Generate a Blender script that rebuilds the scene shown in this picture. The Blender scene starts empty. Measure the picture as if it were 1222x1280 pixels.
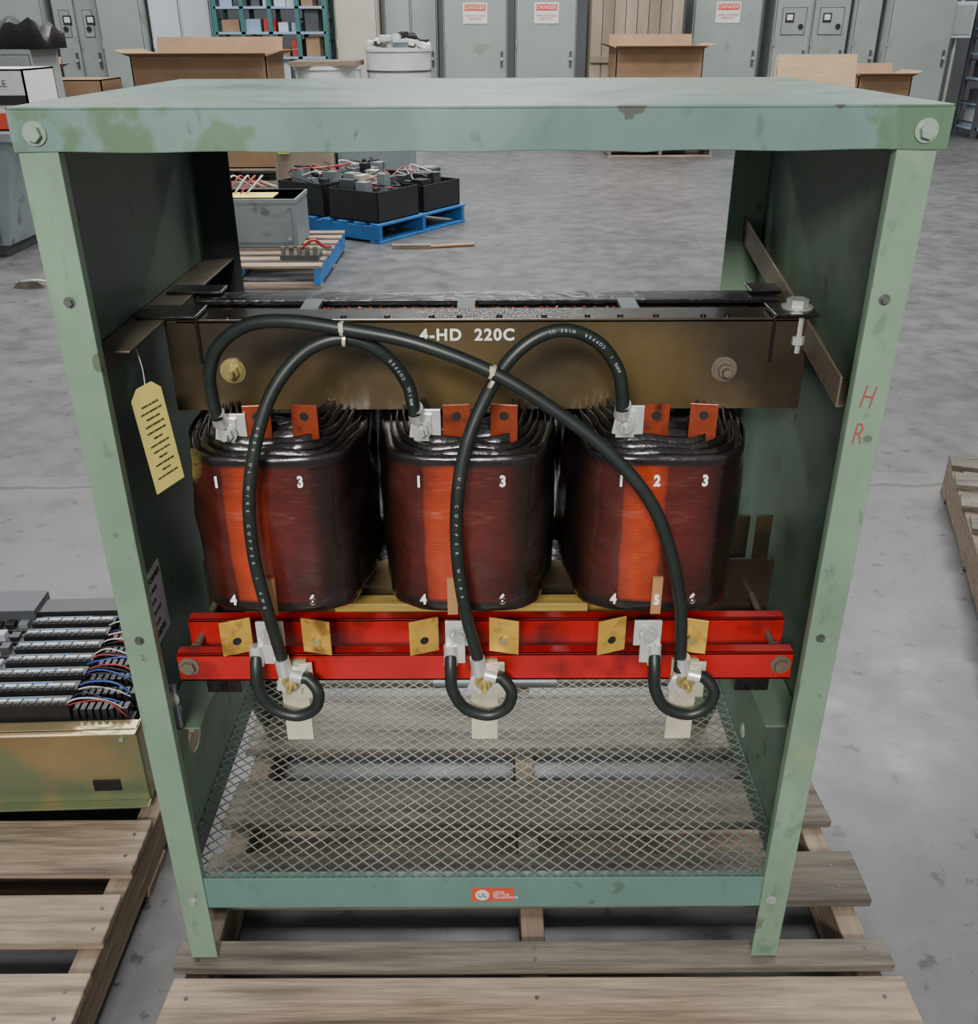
import bpy, bmesh, math, random
from mathutils import Vector, Matrix
random.seed(7)
scene = bpy.context.scene
# ------------------------------------------------------------------ materials
def nt(name):
    m = bpy.data.materials.new(name); m.use_nodes = True
    t = m.node_tree; b = t.nodes['Principled BSDF']
    return m, t, b
def sc(c, k): return tuple(min(1, x*k) for x in c[:3])+(1,)
def pbr(name, col, rough=.5, metal=0, var=.15, scale=8, stretch=(1,1,1), bump=0, bscale=60,
        spot=None, spot_scale=6, spot_lo=.62, spot_hi=.68, island=0, rvar=0, coat=0, spot_strength=1, wear=0):
    m, t, b = nt(name); N = t.nodes; L = t.links
    tc = N.new('ShaderNodeTexCoord'); mp = N.new('ShaderNodeMapping'); mp.inputs['Scale'].default_value = stretch
    L.new(tc.outputs['Object'], mp.inputs['Vector'])
    n = N.new('ShaderNodeTexNoise'); n.inputs['Scale'].default_value = scale; n.inputs['Detail'].default_value = 6
    n.inputs['Roughness'].default_value = .6
    L.new(mp.outputs[0], n.inputs['Vector'])
    r = N.new('ShaderNodeValToRGB'); r.color_ramp.elements[0].position = .3; r.color_ramp.elements[1].position = .7
    r.color_ramp.elements[0].color = sc(col, 1-var); r.color_ramp.elements[1].color = sc(col, 1+var)
    L.new(n.outputs['Fac'], r.inputs['Fac']); out = r.outputs['Color']
    def overlay(out, c, s, lo, hi, strength, st=None, det=8):
        n2 = N.new('ShaderNodeTexNoise'); n2.inputs['Scale'].default_value = s; n2.inputs['Detail'].default_value = det
        if st:
            m_ = N.new('ShaderNodeMapping'); m_.inputs['Scale'].default_value = st; m_.inputs['Location'].default_value=(3.1,1.7,2.3); L.new(tc.outputs['Object'], m_.inputs['Vector']); L.new(m_.outputs[0], n2.inputs['Vector'])
        else: L.new(mp.outputs[0], n2.inputs['Vector'])
        r2 = N.new('ShaderNodeValToRGB'); r2.color_ramp.elements[0].position = lo; r2.color_ramp.elements[1].position = hi
        r2.color_ramp.elements[1].color = (strength,)*3+(1,)
        L.new(n2.outputs['Fac'], r2.inputs['Fac'])
        mx = N.new('ShaderNodeMix'); mx.data_type = 'RGBA'
        L.new(r2.outputs['Color'], mx.inputs['Factor']); L.new(out, mx.inputs['A']); mx.inputs['B'].default_value = tuple(c[:3])+(1,)
        return mx.outputs['Result']
    if spot: out = overlay(out, spot, spot_scale, spot_lo, spot_hi, spot_strength)
    if wear:
        out = overlay(out, (.05,.035,.022), 19, .665, .69, .85*wear, (1,1.2,1))
        out = overlay(out, sc(col,1.55), 11, .60, .70, .5*wear, (1,1,.25))
        out = overlay(out, sc(col,.45), 45, .62, .70, .65*wear, (1,1,.5))
        out = overlay(out, sc(col,.6), 3.2, .50, .70, .5*wear, (1,1,.6))
    if island:
        g = N.new('ShaderNodeNewGeometry'); mr = N.new('ShaderNodeMapRange')
        mr.inputs['To Min'].default_value = 1-island; mr.inputs['To Max'].default_value = 1+island
        L.new(g.outputs['Random Per Island'], mr.inputs['Value'])
        mu = N.new('ShaderNodeMix'); mu.data_type = 'RGBA'; mu.blend_type = 'MULTIPLY'; mu.inputs['Factor'].default_value = 1
        L.new(out, mu.inputs['A']); L.new(mr.outputs[0], mu.inputs['B']); out = mu.outputs['Result']
    L.new(out, b.inputs['Base Color'])
    b.inputs['Roughness'].default_value = rough; b.inputs['Metallic'].default_value = metal
    if rvar:
        mr2 = N.new('ShaderNodeMapRange'); mr2.inputs['To Min'].default_value = max(.02, rough-rvar); mr2.inputs['To Max'].default_value = rough+rvar
        mr2.inputs['From Min'].default_value=.3; mr2.inputs['From Max'].default_value=.7
        L.new(n.outputs['Fac'], mr2.inputs['Value']); L.new(mr2.outputs[0], b.inputs['Roughness'])
    if bump:
        n3 = N.new('ShaderNodeTexNoise'); n3.inputs['Scale'].default_value = bscale; n3.inputs['Detail'].default_value = 4
        L.new(mp.outputs[0], n3.inputs['Vector'])
        bp = N.new('ShaderNodeBump'); bp.inputs['Strength'].default_value = bump; bp.inputs['Distance'].default_value = .01
        L.new(n3.outputs['Fac'], bp.inputs['Height']); L.new(bp.outputs[0], b.inputs['Normal'])
    if coat: b.inputs['Coat Weight'].default_value = coat; b.inputs['Coat Roughness'].default_value = .12
    return m

M = {}
M['lid'] = pbr('paint_lid_green', (.125,.200,.178), .34, 0, .12, 5, spot=(.085,.15,.085), spot_scale=5, spot_lo=.55, spot_hi=.57, rvar=.08, wear=1, bump=.06, bscale=9)
M['post'] = pbr('paint_post_green', (.165,.245,.172), .42, 0, .12, 6, spot=(.22,.28,.16), spot_scale=5, rvar=.08, wear=.7)
M['panel'] = pbr('paint_panel_green', (.115,.175,.125), .45, 0, .14, 4, spot=(.07,.09,.07), spot_scale=7, spot_lo=.55, spot_hi=.72, wear=.6)
M['backpost'] = pbr('dark_primer_green', (.02,.03,.025), .5, 0, .2, 6)  # left back post: backlit shade painted in as a near-black green
M['rail'] = pbr('paint_rail_green', (.100,.185,.155), .4, 0, .12, 7, spot=(.05,.06,.045), spot_scale=24, spot_lo=.68, spot_hi=.72, wear=.45)
M['steeld'] = pbr('varnished_dark_steel', (.026,.019,.013), .25, 0, .5, 6, bump=.05, spot=(.15,.105,.04), spot_scale=3.4, spot_lo=.45, spot_hi=.72, coat=.35, spot_strength=.85)
M['black'] = pbr('black_varnish', (.008,.007,.006), .28, 0, .4, 12, bump=.25, bscale=45, coat=.2)
M['rust'] = pbr('rusty_angle_steel', (.15,.125,.09), .5, .2, .35, 14, spot=(.08,.035,.015), spot_scale=12)
M['red'] = pbr('red_paint', (.40,.011,.011), .34, 0, .22, 9, spot=(.06,.009,.007), spot_scale=12, spot_lo=.50, spot_hi=.68)
M['brass'] = pbr('brass_tab', (.66,.39,.07), .36, .45, .2, 30, spot=(.25,.12,.03), spot_scale=25, spot_lo=.56)
M['copper'] = pbr('varnished_copper', (.28,.048,.018), .28, .3, .3, 30, spot=(.05,.014,.008), spot_scale=30, spot_lo=.52)
M['silver'] = pbr('tinned_lug', (.74,.74,.70), .33, .6, .15, 40)
M['alu'] = pbr('tin_plated_busbar', (.70,.66,.48), .35, .45, .2, 20)
M['zinc'] = pbr('zinc_bolt', (.42,.44,.40), .38, .4, .2, 50)
M['screw'] = pbr('dark_screw', (.10,.11,.10), .4, .4, .3, 50)
M['boltg'] = pbr('painted_bolt', (.22,.30,.23), .4, .1, .2, 40)
M['yzinc'] = pbr('yellow_zinc_bolt', (.40,.32,.13), .4, .5, .3, 60)
M['rubber'] = pbr('black_cable_jacket', (.012,.017,.015), .42, 0, .3, 30)
M['meshm'] = pbr('galvanised_expanded_metal', (.17,.18,.155), .5, .2, .3, 15)
M['white'] = pbr('white_ink', (.85,.88,.84), .6, 0, .08, 30)
M['cableink'] = pbr('cable_ink', (.36,.39,.36), .6, 0, .08, 30)
M['redink'] = pbr('red_marker', (.30,.05,.04), .6, 0, .1, 30)
M['ink'] = pbr('black_ink', (.03,.03,.03), .6, 0, .1, 30)
M['tag'] = pbr('yellow_card', (.80,.68,.18), .6, 0, .06, 20)
M['label'] = pbr('paper_label', (.58,.58,.56), .55, 0, .06, 20)
M['strip'] = pbr('terminal_marker_strip', (.33,.35,.37), .5, 0, .25, 60)
M['ulred'] = pbr('red_sticker', (.55,.055,.025), .45, 0, .08, 20)
M['tan'] = pbr('tan_insulator', (.38,.19,.08), .5, 0, .15, 40)
M['straw'] = pbr('straw_wood_block', (.36,.25,.06), .5, 0, .3, 12, stretch=(1,8,8))
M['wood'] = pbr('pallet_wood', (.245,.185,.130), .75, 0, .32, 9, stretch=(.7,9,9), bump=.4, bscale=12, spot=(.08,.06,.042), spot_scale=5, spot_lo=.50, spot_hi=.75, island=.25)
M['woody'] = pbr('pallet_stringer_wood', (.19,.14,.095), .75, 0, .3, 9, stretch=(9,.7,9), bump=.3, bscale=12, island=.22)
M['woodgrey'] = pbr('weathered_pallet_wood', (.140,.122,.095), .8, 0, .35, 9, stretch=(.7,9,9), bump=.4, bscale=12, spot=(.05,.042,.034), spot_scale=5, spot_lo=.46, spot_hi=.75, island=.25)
M['bluewood'] = pbr('blue_painted_wood', (.018,.13,.36), .6, 0, .25, 12, spot=(.02,.07,.18), spot_scale=10, island=.15)
M['card'] = pbr('cardboard', (.25,.15,.08), .8, 0, .12, 5, island=.15)
M['ply'] = pbr('plywood', (.48,.34,.20), .7, 0, .12, 4, stretch=(1,1,6))
M['cabgrey'] = pbr('cabinet_grey_paint', (.24,.27,.255), .45, 0, .08, 2, spot=(.20,.22,.20), spot_scale=3, island=.08)
M['cabgreen'] = pbr('cabinet_greygreen_paint', (.235,.275,.25), .45, 0, .08, 2, spot=(.19,.215,.18), spot_scale=3, island=.08)
M['cabpale'] = pbr('cabinet_pale_paint', (.40,.46,.50), .5, 0, .06, 2, island=.05)
M['cabdark'] = pbr('dark_grey_metal', (.06,.065,.07), .5, .2, .2, 5)
M['beige'] = pbr('beige_panel', (.40,.37,.30), .6, 0, .08, 3)
M['brownp'] = pbr('weathered_crate_panel', (.24,.19,.135), .7, 0, .25, 3, stretch=(1,1,.2), island=.2)
M['teal'] = pbr('rack_teal_paint', (.03,.11,.11), .5, 0, .1, 5)
M['blueg'] = pbr('shelf_bluegrey', (.22,.32,.42), .5, .1, .1, 5)
M['plast'] = pbr('white_plastic', (.52,.54,.52), .4, 0, .1, 6)
M['blk'] = pbr('black_plastic', (.012,.012,.013), .45, 0, .3, 20)
M['tarp'] = pbr('black_tarp', (.02,.02,.022), .5, 0, .3, 5, bump=.8, bscale=6)
M['gold'] = pbr('yellow_chromate_steel', (.36,.26,.13), .3, .6, .25, 4, spot=(.22,.26,.15), spot_scale=5, spot_lo=.45, spot_hi=.6)
M['blueL'] = pbr('blue_label', (.12,.24,.42), .5, 0, .1, 20)
M['greyml'] = pbr('grey_metal_box', (.18,.21,.215), .5, .1, .14, 4, spot=(.10,.11,.11), spot_scale=4)
M['redw'] = pbr('red_wire', (.35,.03,.03), .5)
M['bluew'] = pbr('blue_wire', (.04,.10,.45), .5)
M['whitew'] = pbr('white_wire', (.5,.5,.46), .5)
M['hi'] = pbr('hi_vis_tag', (.45,.60,.03), .6)
M['wall'] = pbr('warehouse_wall_paint', (.10,.105,.11), .8, 0, .1, 1)

# concrete floor
def floor_mat():
    m, t, b = nt('polished_concrete'); N = t.nodes; L = t.links
    tc = N.new('ShaderNodeTexCoord')
    def noise(s, d=8, r=.6):
        n = N.new('ShaderNodeTexNoise'); n.inputs['Scale'].default_value = s; n.inputs['Detail'].default_value = d; n.inputs['Roughness'].default_value = r
        L.new(tc.outputs['Object'], n.inputs['Vector']); return n
    n1 = noise(.6,10,.7); n2 = noise(6); n3 = noise(1.6, 12, .8); n4 = noise(17,7,.65); n5 = noise(7,10,.75)
    r1 = N.new('ShaderNodeValToRGB'); e = r1.color_ramp.elements
    e[0].position=.3; e[0].color=(.070,.070,.072,1); e[1].position=.7; e[1].color=(.135,.133,.131,1)
    L.new(n1.outputs['Fac'], r1.inputs['Fac'])
    r2 = N.new('ShaderNodeValToRGB'); e = r2.color_ramp.elements
    e[0].position=.33; e[0].color=(.6,.6,.6,1); e[1].position=.6; e[1].color=(1.0,1.0,1.0,1)
    L.new(n2.outputs['Fac'], r2.inputs['Fac'])
    mu = N.new('ShaderNodeMix'); mu.data_type='RGBA'; mu.blend_type='MULTIPLY'; mu.inputs['Factor'].default_value=.6
    L.new(r1.outputs[0], mu.inputs['A']); L.new(r2.outputs[0], mu.inputs['B'])
    out = mu.outputs['Result']
    def ov(out, n, lo, hi, s, c):
        r3 = N.new('ShaderNodeValToRGB'); e = r3.color_ramp.elements
        e[0].position=lo; e[0].color=(0,0,0,1); e[1].position=hi; e[1].color=(s,s,s,1)
        L.new(n.outputs['Fac'], r3.inputs['Fac'])
        m2 = N.new('ShaderNodeMix'); m2.data_type='RGBA'
        L.new(r3.outputs[0], m2.inputs['Factor']); L.new(out, m2.inputs['A']); m2.inputs['B'].default_value=c
        return m2.outputs['Result']
    out = ov(out, n3, .52, .66, .55, (.05,.05,.052,1))
    out = ov(out, n5, .56, .66, .6, (.035,.035,.037,1))
    out = ov(out, n4, .60, .66, .85, (.018,.018,.019,1))
    sp = N.new('ShaderNodeSeparateXYZ'); L.new(tc.outputs['Object'], sp.inputs[0])
    def math_(op, a, bb):
        k = N.new('ShaderNodeMath'); k.operation = op
        for i, x in enumerate((a, bb)):
            if x is None: continue
            if isinstance(x, (int, float)): k.inputs[i].default_value = x
            else: L.new(x, k.inputs[i])
        return k.outputs[0]
    nn = noise(5)
    wob = math_('MULTIPLY', math_('SUBTRACT', nn.outputs['Fac'], .5), .10)
    y = math_('ADD', sp.outputs['Y'], wob)
    dist = math_('ABSOLUTE', math_('SUBTRACT', y, 1.98), 0)
    def band(out, wd, c, s):
        j = math_('MULTIPLY', math_('LESS_THAN', dist, wd), s)
        m3 = N.new('ShaderNodeMix'); m3.data_type='RGBA'
        L.new(j, m3.inputs['Factor']); L.new(out, m3.inputs['A']); m3.inputs['B'].default_value=c
        return m3.outputs['Result']
    out = band(out, .10, (.14,.135,.12,1), .40)
    out = band(out, .009, (.03,.03,.03,1), .8)
    L.new(out, b.inputs['Base Color'])
    rr = N.new('ShaderNodeMapRange'); rr.inputs['From Min'].default_value=.3; rr.inputs['From Max'].default_value=.7
    rr.inputs['To Min'].default_value=.28; rr.inputs['To Max'].default_value=.48
    L.new(n2.outputs['Fac'], rr.inputs['Value']); L.new(rr.outputs[0], b.inputs['Roughness'])
    bp = N.new('ShaderNodeBump'); bp.inputs['Strength'].default_value=.08; bp.inputs['Distance'].default_value=.008
    L.new(n3.outputs['Fac'], bp.inputs['Height']); L.new(bp.outputs[0], b.inputs['Normal'])
    return m
M['floor'] = floor_mat()

def coil_mat():
    m, t, b = nt('varnished_coil_wrap'); N = t.nodes; L = t.links
    tc = N.new('ShaderNodeTexCoord'); sp = N.new('ShaderNodeSeparateXYZ'); L.new(tc.outputs['Object'], sp.inputs[0])
    ns = N.new('ShaderNodeTexNoise'); ns.inputs['Scale'].default_value=9; ns.inputs['Detail'].default_value=4; L.new(tc.outputs['Object'], ns.inputs['Vector'])
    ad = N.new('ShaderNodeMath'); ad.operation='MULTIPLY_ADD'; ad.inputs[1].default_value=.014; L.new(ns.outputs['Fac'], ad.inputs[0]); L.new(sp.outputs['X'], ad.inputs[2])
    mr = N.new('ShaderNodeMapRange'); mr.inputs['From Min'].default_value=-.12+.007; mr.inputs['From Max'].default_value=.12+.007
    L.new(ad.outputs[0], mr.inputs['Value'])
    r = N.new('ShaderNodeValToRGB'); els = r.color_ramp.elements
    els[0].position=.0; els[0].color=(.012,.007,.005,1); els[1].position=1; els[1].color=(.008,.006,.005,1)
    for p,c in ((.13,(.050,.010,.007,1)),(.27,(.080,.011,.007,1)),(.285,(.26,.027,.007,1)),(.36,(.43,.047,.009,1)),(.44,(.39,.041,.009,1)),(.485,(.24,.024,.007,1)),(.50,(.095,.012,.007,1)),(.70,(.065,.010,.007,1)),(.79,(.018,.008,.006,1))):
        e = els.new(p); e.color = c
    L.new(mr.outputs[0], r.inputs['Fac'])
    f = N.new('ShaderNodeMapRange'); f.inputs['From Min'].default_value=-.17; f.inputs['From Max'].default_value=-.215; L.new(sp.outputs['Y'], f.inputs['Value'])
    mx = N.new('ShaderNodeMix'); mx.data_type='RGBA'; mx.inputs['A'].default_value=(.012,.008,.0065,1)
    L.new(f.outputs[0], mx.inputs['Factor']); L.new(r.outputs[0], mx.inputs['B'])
    nm = N.new('ShaderNodeTexNoise'); nm.inputs['Scale'].default_value=14; nm.inputs['Detail'].default_value=6; L.new(tc.outputs['Object'], nm.inputs['Vector'])
    rm = N.new('ShaderNodeMapRange'); rm.inputs['From Min'].default_value=.3; rm.inputs['From Max'].default_value=.65; rm.inputs['To Min'].default_value=.5; rm.inputs['To Max'].default_value=1.12
    L.new(nm.outputs['Fac'], rm.inputs['Value'])
    wt = N.new('ShaderNodeTexWave'); wt.bands_direction='Z'; wt.inputs['Scale'].default_value=62; wt.inputs['Distortion'].default_value=1.2; wt.inputs['Detail'].default_value=1
    L.new(tc.outputs['Object'], wt.inputs['Vector'])
    wr = N.new('ShaderNodeMapRange'); wr.inputs['To Min'].default_value=.90; wr.inputs['To Max'].default_value=1.03; L.new(wt.outputs['Fac'], wr.inputs['Value'])
    wm = N.new('ShaderNodeMath'); wm.operation='MULTIPLY'; L.new(rm.outputs[0], wm.inputs[0]); L.new(wr.outputs[0], wm.inputs[1])
    mm = N.new('ShaderNodeMix'); mm.data_type='RGBA'; mm.blend_type='MULTIPLY'; mm.inputs['Factor'].default_value=1
    L.new(mx.outputs['Result'], mm.inputs['A']); L.new(wm.outputs[0], mm.inputs['B'])
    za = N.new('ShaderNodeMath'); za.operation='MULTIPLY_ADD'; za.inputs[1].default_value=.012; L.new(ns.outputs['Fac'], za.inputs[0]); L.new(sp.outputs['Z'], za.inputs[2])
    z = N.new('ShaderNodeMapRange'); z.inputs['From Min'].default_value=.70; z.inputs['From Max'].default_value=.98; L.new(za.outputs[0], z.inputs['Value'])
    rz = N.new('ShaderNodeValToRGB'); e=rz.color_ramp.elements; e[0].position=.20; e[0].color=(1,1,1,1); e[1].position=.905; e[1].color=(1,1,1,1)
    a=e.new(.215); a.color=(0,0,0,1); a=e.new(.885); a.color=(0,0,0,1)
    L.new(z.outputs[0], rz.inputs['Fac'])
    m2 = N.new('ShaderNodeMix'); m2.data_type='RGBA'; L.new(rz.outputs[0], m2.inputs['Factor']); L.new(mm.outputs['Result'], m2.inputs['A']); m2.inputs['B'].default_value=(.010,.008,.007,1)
    L.new(m2.outputs['Result'], b.inputs['Base Color'])
    b.inputs['Roughness'].default_value=.30; b.inputs['Coat Weight'].default_value=.55; b.inputs['Coat Roughness'].default_value=.10
    w = N.new('ShaderNodeTexWave'); w.bands_direction='Z'; w.inputs['Scale'].default_value=6; w.inputs['Distortion'].default_value=4; w.inputs['Detail'].default_value=2
    L.new(tc.outputs['Object'], w.inputs['Vector'])
    mp = N.new('ShaderNodeMapping'); mp.inputs['Scale'].default_value=(12,9,22); mp.inputs['Rotation'].default_value=(.7,0,0)
    L.new(tc.outputs['Object'], mp.inputs['Vector'])
    nb = N.new('ShaderNodeTexNoise'); nb.inputs['Scale'].default_value=1.2; nb.inputs['Detail'].default_value=3; L.new(mp.outputs[0], nb.inputs['Vector'])
    av = N.new('ShaderNodeMath'); av.operation='MULTIPLY_ADD'; av.inputs[1].default_value=.12; L.new(w.outputs['Fac'], av.inputs[0]); L.new(nb.outputs['Fac'], av.inputs[2])
    bp = N.new('ShaderNodeBump'); bp.inputs['Strength'].default_value=.65; bp.inputs['Distance'].default_value=.012
    L.new(av.outputs[0], bp.inputs['Height']); L.new(bp.outputs[0], b.inputs['Normal'])
    return m
M['coil'] = coil_mat()

# ------------------------------------------------------------------ mesh builder
class Part:
    def __init__(s): s.bm = bmesh.new(); s.mats = []
    def mi(s, k):
        if k not in s.mats: s.mats.append(k)
        return s.mats.index(k)
    def faces(s, vs, fs, mat, smooth=False, M4=None):
        i = s.mi(mat); v = [s.bm.verts.new((M4 @ Vector(p)) if M4 else p) for p in vs]
        for f in fs:
            try:
                q = s.bm.faces.new([v[j] for j in f]); q.material_index = i; q.smooth = smooth
            except ValueError: pass
    def box(s, x0,x1,y0,y1,z0,z1, mat, M4=None):
        s.faces([(x0,y0,z0),(x1,y0,z0),(x1,y1,z0),(x0,y1,z0),(x0,y0,z1),(x1,y0,z1),(x1,y1,z1),(x0,y1,z1)],
                [(0,3,2,1),(4,5,6,7),(0,1,5,4),(1,2,6,5),(2,3,7,6),(3,0,4,7)], mat, False, M4)
    def cbox(s, c, size, mat, rot=None):
        M4 = Matrix.Translation(c) @ (rot.to_4x4() if rot else Matrix.Identity(4))
        a,b,d = [x/2 for x in size]; s.box(-a,a,-b,b,-d,d,mat,M4)
    def sheet(s, q, th, mat):
        q=[Vector(v) for v in q]; n=(q[1]-q[0]).cross(q[3]-q[0]).normalized()*th
        s.faces(q+[v+n for v in q],[(0,3,2,1),(4,5,6,7),(0,1,5,4),(1,2,6,5),(2,3,7,6),(3,0,4,7)],mat)
    def prism(s, poly, axis, a, b, mat, M4=None):
        def P(u,v,w):
            return {'X':(w,u,v),'Y':(u,w,v),'Z':(u,v,w)}[axis]
        n=len(poly); vs=[P(u,v,a) for u,v in poly]+[P(u,v,b) for u,v in poly]
        fs=[tuple(range(n))[::-1], tuple(range(n,2*n))]+[(i,(i+1)%n,n+(i+1)%n,n+i) for i in range(n)]
        s.faces(vs, fs, mat, False, M4)
    def cyl(s, p0, p1, r, mat, seg=20, r2=None, caps=True, smooth=True):
        p0=Vector(p0); p1=Vector(p1); d=(p1-p0).normalized(); r2 = r if r2 is None else r2
        u=d.orthogonal().normalized(); w=d.cross(u)
        vs=[]
        for p,rr in ((p0,r),(p1,r2)):
            for i in range(seg):
                a=2*math.pi*i/seg; vs.append(p+rr*(math.cos(a)*u+math.sin(a)*w))
        s.faces(vs, [(i,(i+1)%seg,seg+(i+1)%seg,seg+i) for i in range(seg)], mat, smooth)
        if caps:
            s.faces(vs[:seg],[tuple(range(seg))[::-1]],mat); s.faces(vs[seg:],[tuple(range(seg))],mat)
    def hexbolt(s, p, d, r, h, mat, washer=True):
        p=Vector(p); d=Vector(d).normalized()
        if washer: s.cyl(p, p+d*h*.22, r*1.45, mat, 24)
        s.cyl(p+d*h*.2, p+d*h, r, mat, 6, smooth=False)
    def tube(s, pts, r, mat, seg=12, sub=8):
        P=[Vector(p) for p in pts]; P=[2*P[0]-P[1]]+P+[2*P[-1]-P[-2]]; C=[]
        for i in range(1,len(P)-2):
            for k in range(sub):
                t=k/sub; a,b,c,d=P[i-1],P[i],P[i+1],P[i+2]
                C.append(.5*((2*b)+(c-a)*t+(2*a-5*b+4*c-d)*t*t+(3*b-a-3*c+d)*t**3))
        C.append(P[-2]); n=len(C); vs=[]; u=None
        for i in range(n):
            d=(C[min(i+1,n-1)]-C[max(i-1,0)]).normalized()
            u = d.orthogonal().normalized() if u is None else (u-d*u.dot(d)).normalized()
            w=d.cross(u)
            for k in range(seg):
                a=2*math.pi*k/seg; vs.append(C[i]+r*(math.cos(a)*u+math.sin(a)*w))
        fs=[(i*seg+k,i*seg+(k+1)%seg,(i+1)*seg+(k+1)%seg,(i+1)*seg+k) for i in range(n-1) for k in range(seg)]
        fs+=[tuple(range(seg))[::-1], tuple(range((n-1)*seg,n*seg))]
        s.faces(vs,fs,mat,True)
        return C
    def finish(s, name, parent=None, bevel=0, origin=None):
        bmesh.ops.recalc_face_normals(s.bm, faces=s.bm.faces)
        me=bpy.data.meshes.new(name)
        if origin: bmesh.ops.translate(s.bm, verts=s.bm.verts, vec=-Vector(origin))
        s.bm.to_mesh(me); s.bm.free()
        for k in s.mats: me.materials.append(M[k])
        o=bpy.data.objects.new(name, me); scene.collection.objects.link(o)
        if origin: o.location=origin
        if parent:
            o.parent=parent; o.location=Vector(o.location)-parent.location
        if bevel:
            b=o.modifiers.new('bevel','BEVEL'); b.width=bevel; b.segments=2; b.limit_method='ANGLE'; b.angle_limit=math.radians(50)
        return o
def root(name, loc=(0,0,0)):
    e=bpy.data.objects.new(name,None); e.location=loc; e.empty_display_size=.1; scene.collection.objects.link(e); return e
def text(body, size, loc, rot, mat, name, parent, align='CENTER', ext=.0004, sx=1, space=1, bold=0):
    c=bpy.data.curves.new(name,'FONT'); c.body=body; c.size=size; c.align_x=align; c.align_y='CENTER'; c.extrude=ext; c.space_character=space
    c.offset=bold
    c.materials.append(M[mat]); o=bpy.data.objects.new(name,c); scene.collection.objects.link(o)
    o.rotation_euler=rot; o.scale=(sx,1,1); o.parent=parent; o.location=Vector(loc)-(parent.location if parent else Vector())
    return o
FR=(math.pi/2,0,0)

# ------------------------------------------------------------------ room
p=Part(); p.box(-16,18,-6,20,-.1,0,'floor'); p.finish('floor')
p=Part(); p.box(-16,18,19,19.2,0,6,'wall'); p.finish('wall_back')

# ------------------------------------------------------------------ enclosure
XC=-.010; HW=.456; XL=XC-HW; XR=XC+HW; D=.57; Z0=.1315; ZT=1.355; ZF=1.313
enc=root('transformer_enclosure',(XC,D/2,Z0))
p=Part()
a,b=-.4685,.4545
def lidstrip(p,y0,y1,z0,z1,nx=40):
    vs=[]; fs=[]
    for i in range(nx+1):
        x=a+(b-a)*i/nx; dz=.0012*math.sin(i*.9)*(0<i<nx)+(-.0018 if i in (14,15,16,27) else 0); dy=.0012*math.sin(i*.55)*(0<i<nx)
        vs+=[(x,y0+dy,z0+dz*.6),(x,y1+dy,z0+dz*.6),(x,y1,z1),(x,y0,z1)]
    for i in range(nx):
        k=i*4; n=k+4
        fs+=[(k,n,n+3,k+3),(k+1,k+2,n+2,n+1),(k,k+1,n+1,n),(k+3,n+3,n+2,k+2)]
    fs+=[(0,3,2,1),(nx*4,nx*4+1,nx*4+2,nx*4+3)]
    p.faces(vs,fs,'lid')
p.box(a,b,-.006,D+.008,ZT-.003,ZT,'lid')
lidstrip(p,-.006,-.003,ZF,ZT-.003); p.box(a,b,D+.005,D+.008,ZF,ZT,'lid')
p.box(a,a+.003,-.006,D+.008,ZF,ZT,'lid'); p.box(b-.003,b,-.006,D+.008,ZF,ZT,'lid')
p.finish('lid',enc,.001)
p=Part()
for x in (-.444,.430): p.hexbolt((x,-.006,1.331),(0,-1,0),.0080,.008,'boltg')
for x in (-.4455,.4215):
    for z,k in ((1.163,.0042),(.729,.0042),(.256,.0052)): p.hexbolt((x,-.003,z),(0,-1,0),k,.005,'zinc' if z<.5 else 'screw')
p.finish('front_bolts',enc)
prof=[(0,Z0),(.035,Z0),(.10,.24),(.47,.24),(.535,Z0),(D,Z0),(D,ZF+.03),(0,ZF+.03)]
for side,x0 in (('left',XL),('right',XR-.003)):
    p=Part(); p.prism(prof,'X',x0,x0+.003,'panel'); o=p.finish('side_panel_'+side,enc)
    c=Part(); hy,hz,hr=((.165,.44,.032) if side=='left' else (.30,.325,.014)); c.cyl((x0-.05,hy,hz),(x0+.05,hy,hz),hr,'panel',32)
    co=c.finish('cut_tmp',enc); md=o.modifiers.new('hole','BOOLEAN'); md.object=co; md.operation='DIFFERENCE'; md.solver='EXACT'
    bpy.context.view_layer.update()
    dg=bpy.context.evaluated_depsgraph_get(); me=bpy.data.meshes.new_from_object(o.evaluated_get(dg)); o.modifiers.clear(); o.data=me
    bpy.data.objects.remove(co)
p=Part()
p.box(XL,XL+.040,-.003,0,Z0,ZF+.03,'post'); p.box(XR-.040,XR,-.003,0,Z0,ZF+.03,'post')
p.box(XL+.037,XL+.040,0,.012,.24,ZF,'post'); p.box(XR-.040,XR-.037,0,.012,.24,ZF,'post')
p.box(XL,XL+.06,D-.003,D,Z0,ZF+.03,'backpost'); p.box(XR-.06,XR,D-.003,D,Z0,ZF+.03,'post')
p.finish('corner_posts',enc,.001)
p=Part()
p.box(XL+.003,XR-.003,.0005,.0035,.238,.299,'rail'); p.box(XL+.003,XR-.003,.0035,.035,.238,.241,'rail')
p.box(XL+.003,XR-.003,D-.010,D-.006,.238,.299,'rail'); p.box(XL+.003,XR-.003,.0035,.018,.293,.2955,'rail')
for x in (XL+.003,XR-.006): p.box(x,x+.003,.01,D-.01,.262,.295,'rail')
p.box(-.109,.129,.462,.472,.299,.306,'greyml')
p.finish('base_rails',enc,.001)
p=Part(); mx0,mx1,my0,my1=XL+.004,XR-.004,.004,D-.011; cw,ch=.0235,.0205; zz=.2975
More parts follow.
